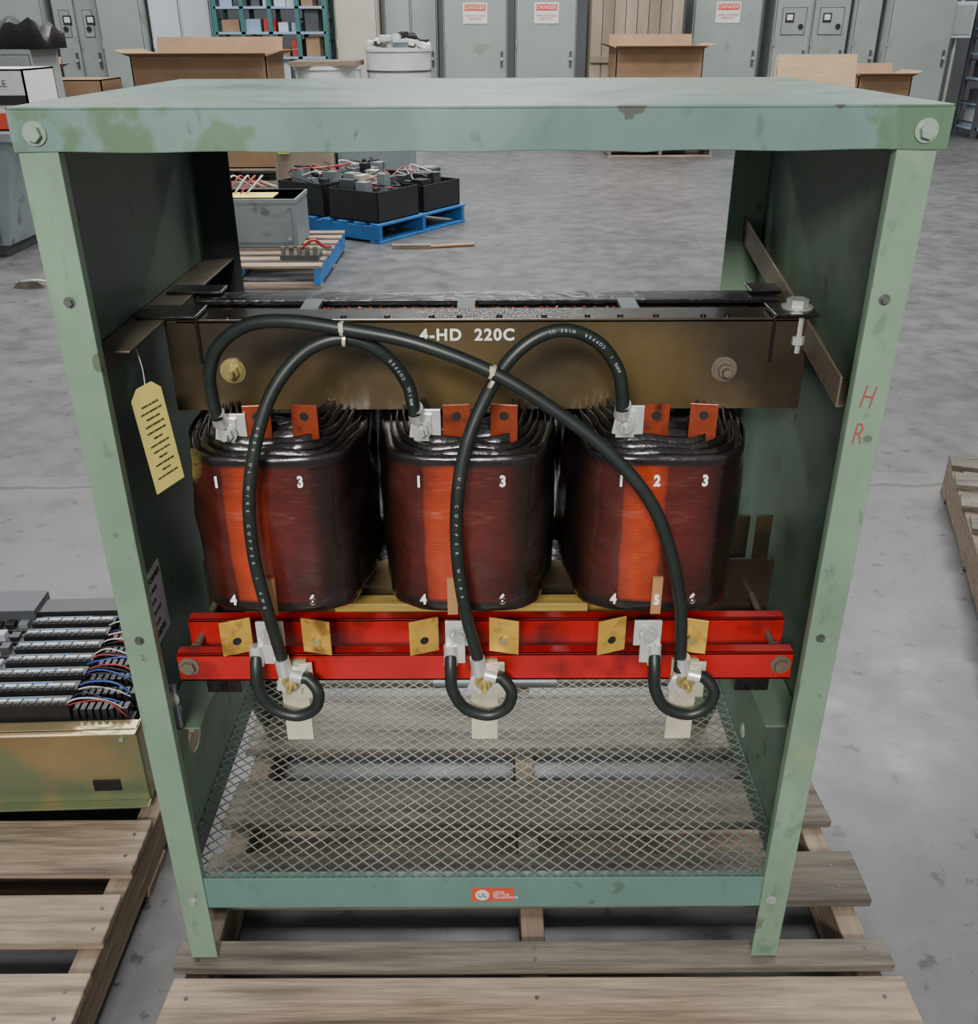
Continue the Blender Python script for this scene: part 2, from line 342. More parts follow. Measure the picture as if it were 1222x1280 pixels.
for sgn in (1,-1):
    slope=ch/cw*sgn
    nlin=int((mx1-mx0)/cw+(my1-my0)/ch)+3
    for i in range(-1,nlin):
        if sgn>0: c0=my1-i*ch-(mx0*slope)
        else: c0=my0+i*ch-(mx0*slope)
        pts=[]
        for x in (mx0,mx1):
            y=slope*x+c0
            if my0<=y<=my1: pts.append((x,y))
        for y in (my0,my1):
            x=(y-c0)/slope
            if mx0<x<mx1: pts.append((x,y))
        if len(pts)<2: continue
        A=Vector((*pts[0],zz+.0003*sgn)); B=Vector((*pts[1],zz+.0003*sgn)); L_=(B-A).length
        if L_<.005: continue
        ang=math.atan2(B.y-A.y,B.x-A.x)
        p.cbox((A+B)/2,(L_,.0016,.0016),'meshm',Matrix.Rotation(ang,3,'Z'))
p.finish('expanded_metal_floor',enc)
p=Part()
p.box(XL+.003,XL+.006,.06,.565,1.050,1.09,'rust'); p.box(XL+.003,XL+.050,.06,.565,1.087,1.09,'rust')
def rrail(y0,z0,y1,z1):
    for (xa,xb,da,db) in ((XR-.034,XR-.031,-.004,.032),(XR-.034,XR-.003,-.006,-.003)):
        vs=[(xa,y0,z0+da),(xb,y0,z0+da),(xb,y1,z1+da),(xa,y1,z1+da),(xa,y0,z0+db),(xb,y0,z0+db),(xb,y1,z1+db),(xa,y1,z1+db)]
        p.faces(vs,[(0,3,2,1),(4,5,6,7),(0,1,5,4),(1,2,6,5),(2,3,7,6),(3,0,4,7)],'rust')
rrail(.055,1.025,.565,1.120)
p.finish('upper_support_angles',enc,.001)
p=Part()
for xa,xb in ((XL+.003,XL+.06),(XR-.06,XR-.003)):
    p.box(xa,xb,.04,.53,.548,.551,'panel')
    xs = xa if xa<0 else xb-.003
    p.box(xs,xs+.003,.04,.53,.50,.551,'panel')
p.finish('lower_support_ledges',enc,.001)
p=Part(); p.box(-.028,.035,-.0005,.0003,.252,.278,'ulred'); p.cyl((-.012,-.0005,.265),(-.012,-.0012,.265),.0105,'label',28); p.finish('red_rating_sticker',enc)
text('UL',.012,(-.012,-.0016,.265),FR,'ink','sticker_logo_text',enc)
text('LISTED\nDRY TYPE\nTRANSFORMER',.0055,(.004,-.0008,.265),FR,'label','sticker_text',enc,'LEFT')
text('H',.040,(.4236,-.0036,1.052),(math.pi/2,.16,0),'redink','marker_letter_h',enc,sx=.55,bold=-.0006)
text('R',.038,(.4206,-.0036,1.008),(math.pi/2,.10,0),'redink','marker_letter_r',enc,sx=.60,bold=-.0006)
p=Part(); p.box(XL+.0032,XL+.0042,.05,.145,.655,.765,'label'); p.finish('paper_label',enc)
for i,(t_,s_) in enumerate((('TRANSFORMER',.0125),('SERIAL 40772',.008),('TYPE 3R',.008),('CAUTION HOT',.008),('MADE IN USA',.006),('WINDING',.014))):
    text(t_,s_,(XL+.0046,.0975,.752-i*.0165),(math.pi/2,0,math.pi/2),'ink','label_text_%d'%i,enc)
tg=Matrix.Rotation(math.radians(62),3,'Z')@Matrix.Rotation(math.radians(-6),3,'Y')
p=Part(); M4=Matrix.Translation((-.410,.085,.972))@tg.to_4x4()
p.prism([(-.024,-.07),(.024,-.07),(.024,.058),(.012,.07),(-.012,.07),(-.024,.058)],'Y',-.0004,.0004,'tag',M4)
p.tube([M4@Vector((0,0,.06)),(-.416,.09,1.06),(-.425,.1,1.088)],.0006,'whitew',6,4)
p.finish('yellow_hang_tag',enc)
for i in range(12):
    o=text(random.choice(['INSPECT BEFORE USE','DO NOT REMOVE TAG','CHECK ALL BOLTS','TIGHTEN LUGS','KEEP DRY']),.0032,(0,0,0),(0,0,0),'ink','tag_text_%d'%i,enc)
    Mx=M4@Matrix.Translation((0,-.0010,.045-i*.0088))@Matrix.Rotation(math.pi/2,4,'X'); Mx.translation-=enc.location; o.matrix_local=Mx
p=Part()
p.cyl((XL+.03,.02,.62),(XL+.03,.05,.575),.007,'zinc'); p.box(XL+.02,XL+.04,.03,.036,.56,.63,'greyml'); p.hexbolt((XL+.032,.03,.61),(0,-1,0),.008,.006,'zinc')
p.finish('ground_clip',enc)

# ------------------------------------------------------------------ transformer
CX=[-.276,-.028,.220]; YC=.275
tr=root('three_phase_transformer',(-.02,YC,.555))
p=Part()
zt,zb=1.086,.963
p.box(-.420,.418,.200,.206,zb,zt,'steeld'); p.box(-.405,.403,.200,.252,zt-.004,zt+.002,'steeld')
p.box(-.405,.403,.206,.24,zb,zb+.005,'black')
p.box(-.42,.418,.338,.344,zb,zt,'steeld'); p.box(-.405,.403,.296,.344,zt-.004,zt+.002,'black')
p.finish('upper_core_clamps',tr,.001)
p=Part()
for i in range(12):
    y=.214+i*.010; p.box(-.40,.36,y,y+.009,.975,1.078-.002*(i%2),'black'); p.box(-.40,.36,y,y+.009,.61,.70,'black')
for c in CX:
    p.box(c-.035,c+.035,.216,.334,.69,.98,'black')
for x in (-.24,-.03,.19): p.box(x-.012,x+.012,.250,.30,1.083,1.089,'greyml')
rg=random.Random(5)
for i in range(40):
    x=-.24+i*.0105+rg.uniform(-.003,.003); p.cyl((x,.262+rg.uniform(-.004,.01),1.076),(x+rg.uniform(-.006,.006),.27,1.0845),.0024,'copper',6)
p.finish('laminated_core',tr)
p=Part()
for x in (-.338,.3115):
    k='yzinc' if x<0 else 'rust'
    p.cyl((x,.200,1.019),(x,.1975,1.019),.017,k,28); p.hexbolt((x,.1975,1.019),(0,-1,0),.0095,.009,k)
    p.cyl((x,.19,1.019),(x,.178,1.019),.0050,k)
for i in range(14):
    x=-.33+i*.05+random.uniform(-.01,.01); p.cyl((x,.21,1.088),(x,.21,1.0905),.004,'black',8)
p.hexbolt((.405,.225,1.094),(0,0,1),.014,.012,'zinc'); p.cyl((.405,.205,1.088),(.405,.205,1.04),.006,'zinc'); p.hexbolt((.405,.205,1.066),(0,0,-1),.011,.014,'zinc',False)
p.finish('clamp_bolts',tr)
p=Part()
for s in (-1,1):
    x0,x1=(-.452,-.375) if s<0 else (.368,.425)
    p.box(x0,x1,.19,.25,1.0905,1.0945,'black'); p.box(x0,x1,.32,.36,1.0905,1.0945,'black')
    xa=x1-.004 if s<0 else x0
    p.box(xa,xa+.004,.196,.2,1.03,1.0905,'black')
p.finish('hanger_brackets',tr,.001)
text('4-HD  220C',.0215,(-.0275,.1993,1.066),FR,'white','stencil_rating',tr,sx=1.0,space=1.15,bold=.0005)
p=Part()
p.box(-.42,.418,.200,.206,.612,.728,'steeld'); p.box(-.42,.418,.338,.344,.612,.728,'steeld')
p.box(-.42,-.395,.206,.338,.612,.616,'steeld'); p.box(.393,.418,.206,.338,.612,.616,'steeld')
for x in (-.41,.385): p.box(x,x+.022,.20,.205,.728,.80,'steeld')
for x in (-.415,.36): 
    p.box(x,x+.05,.12,.18,.551,.614,'black'); p.box(x,x+.05,.36,.42,.551,.614,'black'); p.box(x,x+.05,.12,.42,.602,.614,'black')
p.finish('lower_core_clamps',tr,.001)
p=Part()
def chan(y0,z0,z1,xa,xb):
    p.box(xa,xb,y0,y0+.004,z0,z1,'red'); p.box(xa,xb,y0,y0+.02,z1-.004,z1,'red'); p.box(xa,xb,y0,y0+.02,z0,z0+.004,'red')
chan(.040,.632,.676,-.420,.408); chan(.105,.640,.688,-.421,.412)
p.finish('red_terminal_channels',tr,.001)
p=Part()
for x in (-.405,.392):
    p.hexbolt((x,.040,.657),(0,-1,0),.0095,.008,'rust'); p.cyl((x,.04,.657),(x,.2,.667),.005,'rust'); p.cyl((x,.065,.659),(x,.078,.660),.010,'rust',6,smooth=False)
p.finish('channel_bolts',tr)
p=Part(); p.box(-.22,.14,.135,.160,.66,.694,'straw'); p.box(-.36,.31,.165,.19,.64,.66,'straw'); p.finish('wood_spacer',tr,.001)

A0,B0=.119,.226
def outline(NS=96):
    Q=[(.062,-.226),(.100,-.196),(.119,-.10),(.119,.10),(.100,.196),(.062,.226)]
    P=[Vector(q) for q in Q]+[Vector((-x,y)) for x,y in Q[::-1]]
    for _ in range(3):
        R=[]
        for i in range(len(P)):
            a_,b_=P[i],P[(i+1)%len(P)]
            R+= [a_.lerp(b_,.14),a_.lerp(b_,.86)]
        P=R
    n=len(P); L=[(P[(i+1)%n]-P[i]).length for i in range(n)]; tot=sum(L); out=[]; i=0; acc=0
    for k in range(NS):
        s=tot*k/NS
        while acc+L[i]<s: acc+=L[i]; i+=1
        out.append(P[i].lerp(P[(i+1)%n],(s-acc)/L[i]))
    return out
NS=96; OUT=outline(NS)
def coil(ci,cx):
    p=Part()
    zs=[.735,.737,.742,.752,.77,.80,.83,.86,.89,.92,.94,.952,.957,.959]
    off=[-.006,-.002,0,-.001,-.002,.0,.0012,.0015,.001,-.001,-.002,0,-.001,-.004]
    rng=random.Random(ci); ph=[rng.uniform(0,6) for _ in range(6)]
    vs=[]
    for z,o in zip(zs,off):
        for k,v in enumerate(OUT):
            th=2*math.pi*k/NS; x,y=v.x*(1+o/A0),v.y*(1+o/B0)
            side=min(1,abs(v.x)/.09)**3
            w=(.0022*math.sin(7*th+ph[0]+z*20)+.0018*math.sin(13*th+ph[1]-z*31)+.0013*math.sin(z*90+ph[2]+3*th))*side
            q=math.hypot(x,y); f=1+w/q; vs.append((x*f,y*f,z))
    n=len(zs)
    fs=[(i*NS+k,i*NS+(k+1)%NS,(i+1)*NS+(k+1)%NS,(i+1)*NS+k) for i in range(n-1) for k in range(NS)]
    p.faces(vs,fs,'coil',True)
    for j in range(0,7):
        a=A0-.004-.0085*j; b=B0-.004-.0125*j; top=.958+.0035*j; th_=.003; bot=.738-.0035*j
        for (zA,zB) in ((.94,top),(bot,.76)):
            R=[]
            for (oo,zz_) in ((0,zA),(0,zB),(-th_,zB),(-th_,zA)):
                for k,v in enumerate(OUT):
                    t=2*math.pi*k/NS; x,y=v.x*(a+oo)/A0,v.y*(b+oo)/B0
                    wz=.0024*math.sin(9*t+ph[j%6])*(1 if zz_ in (top,bot) else 0)
                    wr=.0013*math.sin(11*t+ph[(j+2)%6]); f=1+wr/math.hypot(x,y)
                    R.append((x*f,y*f,zz_+wz))
            fs=[(i*NS+k,i*NS+(k+1)%NS,((i+1)%4)*NS+(k+1)%NS,((i+1)%4)*NS+k) for i in range(4) for k in range(NS)]
            p.faces(R,fs,'black',True)
    for z in (.745,.954):
        p.faces([(v.x*.96,v.y*.97,z) for v in OUT],[tuple(range(NS))],'black')
    o=p.finish('coil_winding_%d'%(ci+1),tr); o.location=Vector((cx,YC,0))-tr.location
    return o
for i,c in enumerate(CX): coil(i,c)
YF=YC-B0
for i,c in enumerate(CX):
    for r_,ch_,z in ((-.058,'1',.927),(-.014,'2',.927),(.045,'3',.927),(-.058,'4',.757),(-.002,'5',.757),(.045,'6',.757)):
        if i==1 and ch_=='2': continue
        if i<2 and ch_=='5': continue
        yy=YF-.0022
        if i==2 and ch_=='1': r_=-.058
        if ch_=='5': yy=YF-.0052
        text(ch_,.0200,(c+r_,yy,z),FR,'white','stencil_number_%d_%s'%(i+1,ch_),tr,sx=.78,ext=.0006,bold=.0008)
p=Part()
for i,c in enumerate(CX):
    r_=(-.008,-.02,-.002)[i]; 
    p.box(c+r_-.0065,c+r_+.0065,YF-.004,YF+.001,.735,.79,'tan')
p.finish('tan_insulator_strips',tr)
def tab(p,x,y,z0,z1,w,mat,hz,rot=0):
    T=Matrix.Translation((x,y,0))@Matrix.Rotation(rot,4,'Z')
    p.box(-w/2,w/2,0,.003,z0,z1,mat,T); p.cyl(T@Vector((0,-.0004,hz)),T@Vector((0,.002,hz)),.0058,'blk',20)
p=Part()
for c in CX:
    for r_,a_ in ((-.012,0),(.047,1)):
        tab(p,c+r_,.098,.955,1.008,.034,'copper',.993,-.15 if a_ else .1)
    for r_,a_ in ((-.058,.35),(.047,.3)):
        tab(p,c+r_,.036,.680,.732,.040,'brass',.700,a_ if r_<0 else -.25)
        if r_>0: p.hexbolt((c+r_,.036,.700),(0,-1,0),.0065,.004,'yzinc',False)
p.finish('terminal_tabs',tr,.0006)
BX=[-.264,-.008,.260]
A=[(-.330,.075,1.000),(-.332,.072,1.030),(-.329,.068,1.062),(-.311,.06,1.0965),(-.273,.05,1.123),(-.225,.04,1.130),(-.161,.03,1.124),(-.081,.02,1.1105),(.0036,.015,1.078),(.075,.01,1.034),(.141,.005,.982),(.191,0,.922),(.2198,0,.855),(.241,.005,.771),(.2494,.012,.69),(.2500,.012,.668)]
B=[(-.0895,.075,1.005),(-.092,.073,1.022),(-.096,.07,1.0445),(-.1128,.06,1.077),(-.1428,.053,1.1015),(-.178,.05,1.106),(-.2154,.046,1.0886),(-.2494,.035,1.049),(-.2719,.022,.993),(-.2863,.012,.923),(-.2893,.010,.846),(-.2812,.010,.764),(-.2713,.012,.69),(-.270,.012,.668)]
C=[(.162,.075,1.010),(.1605,.073,1.030),(.152,.068,1.064),(.1268,.06,1.098),(.0905,.052,1.1150),(.0560,.046,1.109),(.0232,.04,1.083),(-.0062,.034,1.035),(-.0280,.022,.980),(-.0385,.012,.9125),(-.0387,.010,.835),(-.0296,.010,.758),(-.0147,.012,.685),(-.014,.012,.668)]
CR=.0080
cab=Part(); paths=[cab.tube(q,CR,'rubber',16,8) for q in (A,B,C)]
for bx in BX:
    X,Z=bx-.006,.652
    L_=[(-.037,.036),(-.037,.018),(-.035,-.010),(-.019,-.040),(.011,-.052),(.036,-.040),(.043,-.014),(.030,.004),(.018,.006)]
    pts=[(X+dx,.006 if 1<i<7 else .012,Z+dz) for i,(dx,dz) in enumerate(L_)]
    pts[0]=(pts[0][0],.022,pts[0][2])
    cab.tube(pts,CR,'rubber',16,8)
cab.finish('jumper_cables',tr)
p=Part()
for (x,y,z) in ((-.330,.094,.987),(-.0885,.094,.992),(.163,.094,.996)):
    p.box(x-.005,x+.029,y-.002,y+.002,z-.030,z+.012,'silver')
    p.cbox((x+.004,y-.004,z-.008),(.024,.004,.034),'silver',Matrix.Rotation(.15,3,'Y'))
    p.cyl((x,y-.006,z+.002),(x,.0745,z+.022),.0100,'silver',18,r2=.0092)
    p.hexbolt((x+.006,y-.006,z-.012),(0,-1,0),.0085,.009,'zinc'); p.cyl((x+.006,y-.012,z-.012),(x+.006,y-.024,z-.012),.004,'zinc')
for i,c in enumerate(CX):
    x=c-.012
    p.box(x-.018,x+.018,.032,.036,.694,.732,'silver'); p.box(x-.010,x+.008,.024,.030,.672,.715,'silver')
    p.hexbolt((x,.030,.712),(0,-1,0),.0085,.009,'zinc')
    bx=BX[i]; p.cyl((bx-.043,.026,.700),(bx-.043,.020,.672),.0092,'silver',18)
    p.cyl((bx+.018,.012,.658),(bx+.002,.016,.660),.0094,'silver',18)
    p.cyl((bx-.008,.012,.690),(bx-.006,.014,.664),.0100,'silver',18)
    p.cbox((bx,.021,.650),(.034,.004,.045),'silver',Matrix.Rotation(.25,3,'Y')); p.cbox((bx+.004,.018,.646),(.04,.003,.026),'silver',Matrix.Rotation(-.5,3,'Y'))
    p.hexbolt((bx+.001,.017,.648),(0,-1,0),.009,.010,'yzinc'); p.cyl((bx+.001,.008,.648),(bx+.001,-.006,.648),.0042,'yzinc')
p.finish('cable_lugs',tr,.0006)
p=Part()
for i,bx in enumerate(BX):
    p.box(bx-.017,bx+.019,.028,.034,.540,.672,'alu'); p.box(bx-.016,bx+.018,.034,.040,.634,.670,'tan')
    p.box(bx-.004,bx+.028,.024,.028,.615,.672,'alu')
p.finish('outlet_busbars',tr,.0006)
p=Part()
for (x,y,z),d in (((-.163,.03,1.124),(1,0,-.1)),((.004,.0155,1.078),(1,0,-.5))):
    d=Vector(d).normalized(); c=Vector((x,y,z)); p.cyl(c-d*.0018,c+d*.0018,.0088,'alu',18)
    p.cbox(c+Vector((0,-.008,.004)),(.005,.005,.010),'alu'); p.cyl(c+Vector((0,.012,-.015))-d*.0018,c+Vector((0,.012,-.015))+d*.0018,.0092,'alu',18)
p.finish('cable_ties',tr)
def cable_print(path,i0,i1,idx,body):
    for k,chh in enumerate(body):
        i=i0+k*(i1-i0)/len(body); a=int(i); f=i-a
        if a+1>=len(path): break
        c=path[a].lerp(path[a+1],f); d=(path[a+1]-path[a]).normalized()
        up=Vector((0,-1,.25)); up=(up-d*up.dot(d)).normalized()
        yv=up.cross(d).normalized()
        if chh==' ': continue
        R=Matrix((d,yv,up)).transposed().to_4x4()
        o=text(chh,.0052,(0,0,0),(0,0,0),'cableink','cable_print_%d_%d'%(idx,k),tr,ext=.0002)
        o.matrix_local=Matrix.Translation(c+up*(CR+.0001)-tr.location)@R
cable_print(paths[1],8,26,0,'AWG 1 UL  COPPER')
cable_print(paths[1],62,88,1,'600V UL WIRE COPPER 1 AWG')
cable_print(paths[2],16,38,2,'AWG 1  COPPER  WIRE UL')
cable_print(paths[2],68,86,3,'UL COPPER WIRE')

# ------------------------------------------------------------------ pallets
def pallet(name, loc, rz, w, l, h=.13, boards=None, mat='wood', smat='woody', sx=None, bottom=True, seed=1, mats=None):
    """deck boards along local X; stringers along local Y; origin at front-left corner"""
    p=Part(); T=Matrix.Translation(loc)@Matrix.Rotation(rz,4,'Z'); rng=random.Random(seed)
    if boards is None:
        n=7; bw=.10; boards=[(i*(l-bw)/(n-1),i*(l-bw)/(n-1)+bw) for i in range(n)]
    for i,(a,b) in enumerate(boards):
        e=rng.uniform(0,.012); k=mats[i] if mats else mat
        x1=w+rng.uniform(0,.012)
        p.prism([(-e,a+rng.uniform(0,.004)),(x1*.3,a),(x1*.62,a+rng.uniform(0,.004)),(x1,a+rng.uniform(0,.006)),(x1-rng.uniform(0,.008),b),(x1*.5,b-rng.uniform(0,.004)),(-e+rng.uniform(0,.01),b)],'Z',h-.018,h,k,T)
        for x in (sx or (0,w/2-.02,w-.04)):
            for q in (.3,.7): 
                c=T@Vector((x+.019,a+(b-a)*q,h)); p.cyl(c-Vector((0,0,.002)),c+Vector((0,0,.0006)),.0035,'cabdark',8)
    for x in (sx or (0,w/2-.02,w-.04)): p.box(x,x+.038,.005,l-.005,.018 if bottom else 0,h-.018,smat,T)
    if bottom:
        for a in (0,l/2-.05,l-.10): p.box(0,w,a,a+.10,0,.018,mat,T)
    return p.finish(name,None,.003,origin=tuple(T@Vector((w/2,l/2,0))))
y0=-.155
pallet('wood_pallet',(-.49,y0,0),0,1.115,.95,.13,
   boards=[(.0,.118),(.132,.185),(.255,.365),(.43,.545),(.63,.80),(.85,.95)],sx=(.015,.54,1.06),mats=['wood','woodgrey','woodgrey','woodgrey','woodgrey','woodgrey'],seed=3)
pallet('wood_pallet',(-1.75,-.30,0),0,1.125,1.15,.12,
   boards=[(0,.13),(.17,.28),(.33,.43),(.475,.60),(.70,.82),(.86,.98),(1.03,1.15)],mat='wood',seed=5)
pallet('wood_pallet',(1.255,.95,0),math.radians(-17),1.0,1.02,.14,mat='woodgrey',seed=8)

# ------------------------------------------------------------------ controller rack on left pallet
rk=root('plc_card_rack',(-.95,.5,.122))
T=Matrix.Translation((-.640,.345,.1225))@Matrix.Rotation(math.radians(2),4,'Z')
p=Part(); W=.66; Dp=.36; H=.20
p.box(-W,0,0,.004,0,H-.03,'gold',T); p.box(-W,0,-.012,.004,H-.034,H-.03,'gold',T); p.box(-W,0,-.02,.0,0,.004,'gold',T)
p.box(-.004,0,0,Dp*.75,0,H-.03,'gold',T); p.box(-W,0,Dp-.004,Dp,0,H-.03,'gold',T); p.box(-W,0,0,Dp,0,.004,'gold',T)
p.box(-W,0,.004,.03,H-.045,H-.03,'gold',T)
p.box(-.10,-.05,-.004,0,.03,.055,'blk',T)
for x in (-.03,-.35,-.6): p.cyl(T@Vector((x,0,.15)),T@Vector((x,-.004,.15)),.004,'zinc',10)
p.finish('chassis',rk,.001)
p=Part(); rows=7; rg=random.Random(2)
for r_ in range(rows):
    y=.035+r_*.045
    p.box(-.62,-.02,y,y+.032,.01,H-.04,'blk',T)
    p.box(-.62,-.30,y,y+.034,H-.04,H-.012,'cabdark',T)
    p.box(-.30,-.13,y+.002,y+.030,H-.04,H+.002,'blk',T)
    for k in range(12): p.box(-.297+k*.0138,-.286+k*.0138,y+.004,y+.010,H+.002,H+.006,'cabdark',T)
    for k in range(6): p.box(-.295+k*.027,-.272+k*.027,y+.013,y+.020,H+.002,H+.004,'label' if k%3 else 'strip',T)
    p.box(-.285,-.18,y+.023,y+.025,H+.001,H+.004,'blueL',T)
    for k in range(8):
        x=-.125+k*.013; p.box(x,x+.009,y+.004,y+.026,H-.04,H-.012,'blk',T)
    for k in range(11):
        x=-.60+k*.027; p.box(x,x+.018,y+.006,y+.026,H-.012,H-rg.uniform(-.004,.006),rg.choice(['blk','blk','cabdark','greyml','strip']) ,T)
p.box(-W,-.30,Dp-.03,Dp+.05,H-.05,H+.02,'cabdark',T); p.box(-.3,-.02,Dp-.02,Dp+.03,H-.04,H+.01,'blk',T)
p.finish('card_modules',rk,.0008)
p=Part()
for r_ in range(rows):
    for k in range(4):
        y=.04+r_*.045+k*.006; mt=('redw','whitew','blk','bluew','blk')[(k+r_)%5]
        p.tube([T@Vector((-.15,y,H-.01)),T@Vector((-.11,y+rg.uniform(-.01,.012),H+rg.uniform(0,.012))),T@Vector((-.06,y-.004,H+rg.uniform(-.004,.01))),T@Vector((-.025,y+rg.uniform(-.01,.01),H-.03))],.0013,mt,6,4)
p.finish('wiring',rk)

# ------------------------------------------------------------------ mid background
pallet('blue_wood_pallet',(-.80,6.17,0),math.radians(57),1.12,1.05,.14,mat='bluewood',smat='bluewood')
pallet('blue_wood_pallet',(-2.15,4.82,0),0,1.12,1.15,.14,mat='wood',smat='bluewood')
def tray(name,cx,cy,rz,w,l,h,z=.14,seed=0):
    p=Part(); T=Matrix.Translation((cx,cy,z))@Matrix.Rotation(rz,4,'Z'); rg=random.Random(seed)
    for q in ((-w/2,w/2,-l/2,-l/2+.01,0,h),(-w/2,w/2,l/2-.01,l/2,0,h),(-w/2,-w/2+.01,-l/2,l/2,0,h),(w/2-.01,w/2,-l/2,l/2,0,h),(-w/2,w/2,-l/2,l/2,0,.01)): p.box(*q,'blk',T)
    for i in range(10):
        s=rg.uniform(.03,.06); x=rg.uniform(-w/2+.08,w/2-.08); y=rg.uniform(-l/2+.08,l/2-.08)
        p.box(x-s,x+s,y-s,y+s,.01,h*rg.uniform(.85,1.45),rg.choice(['cabdark','greyml','beige','blk','greyml']),T)
    for i in range(7):
        pts=[T@Vector((rg.uniform(-w/2,w/2)*.8,rg.uniform(-l/2,l/2)*.8,h*rg.uniform(.9,1.5))) for _ in range(4)]
        p.tube(pts,.0055,rg.choice(['redw','whitew','greyml','blk','blk']),6,5)
    p.finish(name)
rz=math.radians(57)
def loc2(a,b): 
    v=Matrix.Rotation(rz,3,'Z')@Vector((a,b,0)); return -.80+v.x,6.17+v.y
for i,(a,b,w,l,h) in enumerate(((.28,.27,.50,.48,.22),(.84,.27,.50,.48,.20),(.28,.79,.50,.46,.24),(.84,.79,.50,.46,.22))):
    x,y=loc2(a,b); tray('black_component_tray',x,y,rz,w,l,h,.142,i)
def ebox(name,x0,x1,y0,y1,z0,z1,mat,det=True):
    p=Part(); p.box(x0,x1,y0,y1,z0,z1,mat); p.box(x0-.006,x1+.006,y0-.006,y1+.006,z1-.03,z1,mat)
    p.box(x0+.03,x1-.03,y0-.008,y0,z0+.03,z1-.05,mat)
    for x in (x0+.05,x1-.05): p.cyl((x,y0-.008,z0+.06),(x,y0-.018,z0+.06),.01,'zinc',8)
    p.finish(name,None,.004)
ebox('steel_junction_box',-1.80,-1.25,5.36,5.80,.1415,.45,'greyml')
p=Part(); p.box(-1.30,-1.06,4.98,5.14,.1415,.17,'cabdark'); 
for i in range(5): p.cyl((-1.28+i*.05,5.0,.17),(-1.28+i*.05,5.0,.22),.015,'rust',8)
p.tube([(-1.2,5.1,.17),(-1.1,5.05,.25),(-1.05,5.15,.19),(-1.03,5.3,.16)],.01,'redw',6,5); p.finish('salvaged_breaker_part')
p=Part(); p.box(-1.7,-1.4,5.4,5.6,.4515,.457,'tag')
for i in range(5): p.tube([(-1.75+i*.04,5.5,.464),(-1.7+i*.05,5.6,.56),(-1.66+i*.03,5.7,.52),(-1.6+i*.04,5.75,.47)],.006,'redw' if i%2 else 'whitew',6,5)
p.finish('wire_bundle')
p=Part(); p.cyl((-.42,6.02,.012),(-.1,6.10,.012),.012,'tan',10); p.box(-.70,-.42,5.99,6.04,0,.03,'brownp'); p.finish('hand_brush')
def carton(name,x0,x1,y0,y1,z0,z1,flaps=True,mat='card',label=None):
    p=Part(); t=.012
    for q in ((x0,x1,y0,y0+t,z0,z1),(x0,x1,y1-t,y1,z0,z1),(x0,x0+t,y0,y1,z0,z1),(x1-t,x1,y0,y1,z0,z1),(x0,x1,y0,y1,z0,z0+t)): p.box(*q,mat)
    if flaps:
        f=(y1-y0)*.18
        p.sheet([(x0,y0,z1),(x1,y0,z1),(x1+.03,y0-f,z1+.03),(x0-.03,y0-f,z1+.03)],.006,mat)
        p.sheet([(x0,y1,z1),(x1,y1,z1),(x1,y1+.06,z1+f),(x0,y1+.06,z1+f)],.006,mat)
        for x,s in ((x0,-1),(x1,1)):
            p.sheet([(x,y0,z1),(x,y1,z1),(x+s*f,y1,z1+.05),(x+s*f,y0,z1+.05)],.006,mat)
    else: p.box(x0,x1,y0,y1,z1-t,z1,mat); p.box((x0+x1)/2-.03,(x0+x1)/2+.03,y0-.002,y1,z1,z1+.002,'tan')
    if label: p.box(x0+.1,x1-.1,y0-.004,y0,z0+.08,z1-.08,label)
    return p.finish(name)
pallet('wood_pallet',(-3.6,9.35,0),0,1.5,1.1,.14)
carton('cardboard_box',-3.55,-2.2,9.4,10.3,.1425,1.2,True)
pallet('wood_pallet',(1.5,11.5,0),0,1.3,1.1,.14)
carton('cardboard_box',1.55,2.6,11.6,12.4,.1425,1.22,True)
ebox('olive_equipment_case',-2.0,-1.45,8.4,9.0,.0,.62,'brownp')
ebox('steel_equipment_case',-1.42,-.72,8.5,9.1,0,.50,'greyml')
p=Part(); p.box(-1.95,-1.85,8.33,8.385,.40,.56,'hi'); p.finish('hi_vis_tag')
tray('black_component_tray',-1.1,8.8,0,.5,.4,.12,.5005,9)
p=Part()
p.sheet([(2.85,9.0,.0),(3.62,9.0,.0),(3.62,9.25,1.2),(2.85,9.25,1.2)],-.018,'ply')
p.box(2.85,2.9,9.27,9.33,0,1.19,'ply'); p.box(3.57,3.62,9.27,9.33,0,1.19,'ply'); p.finish('plywood_panel')
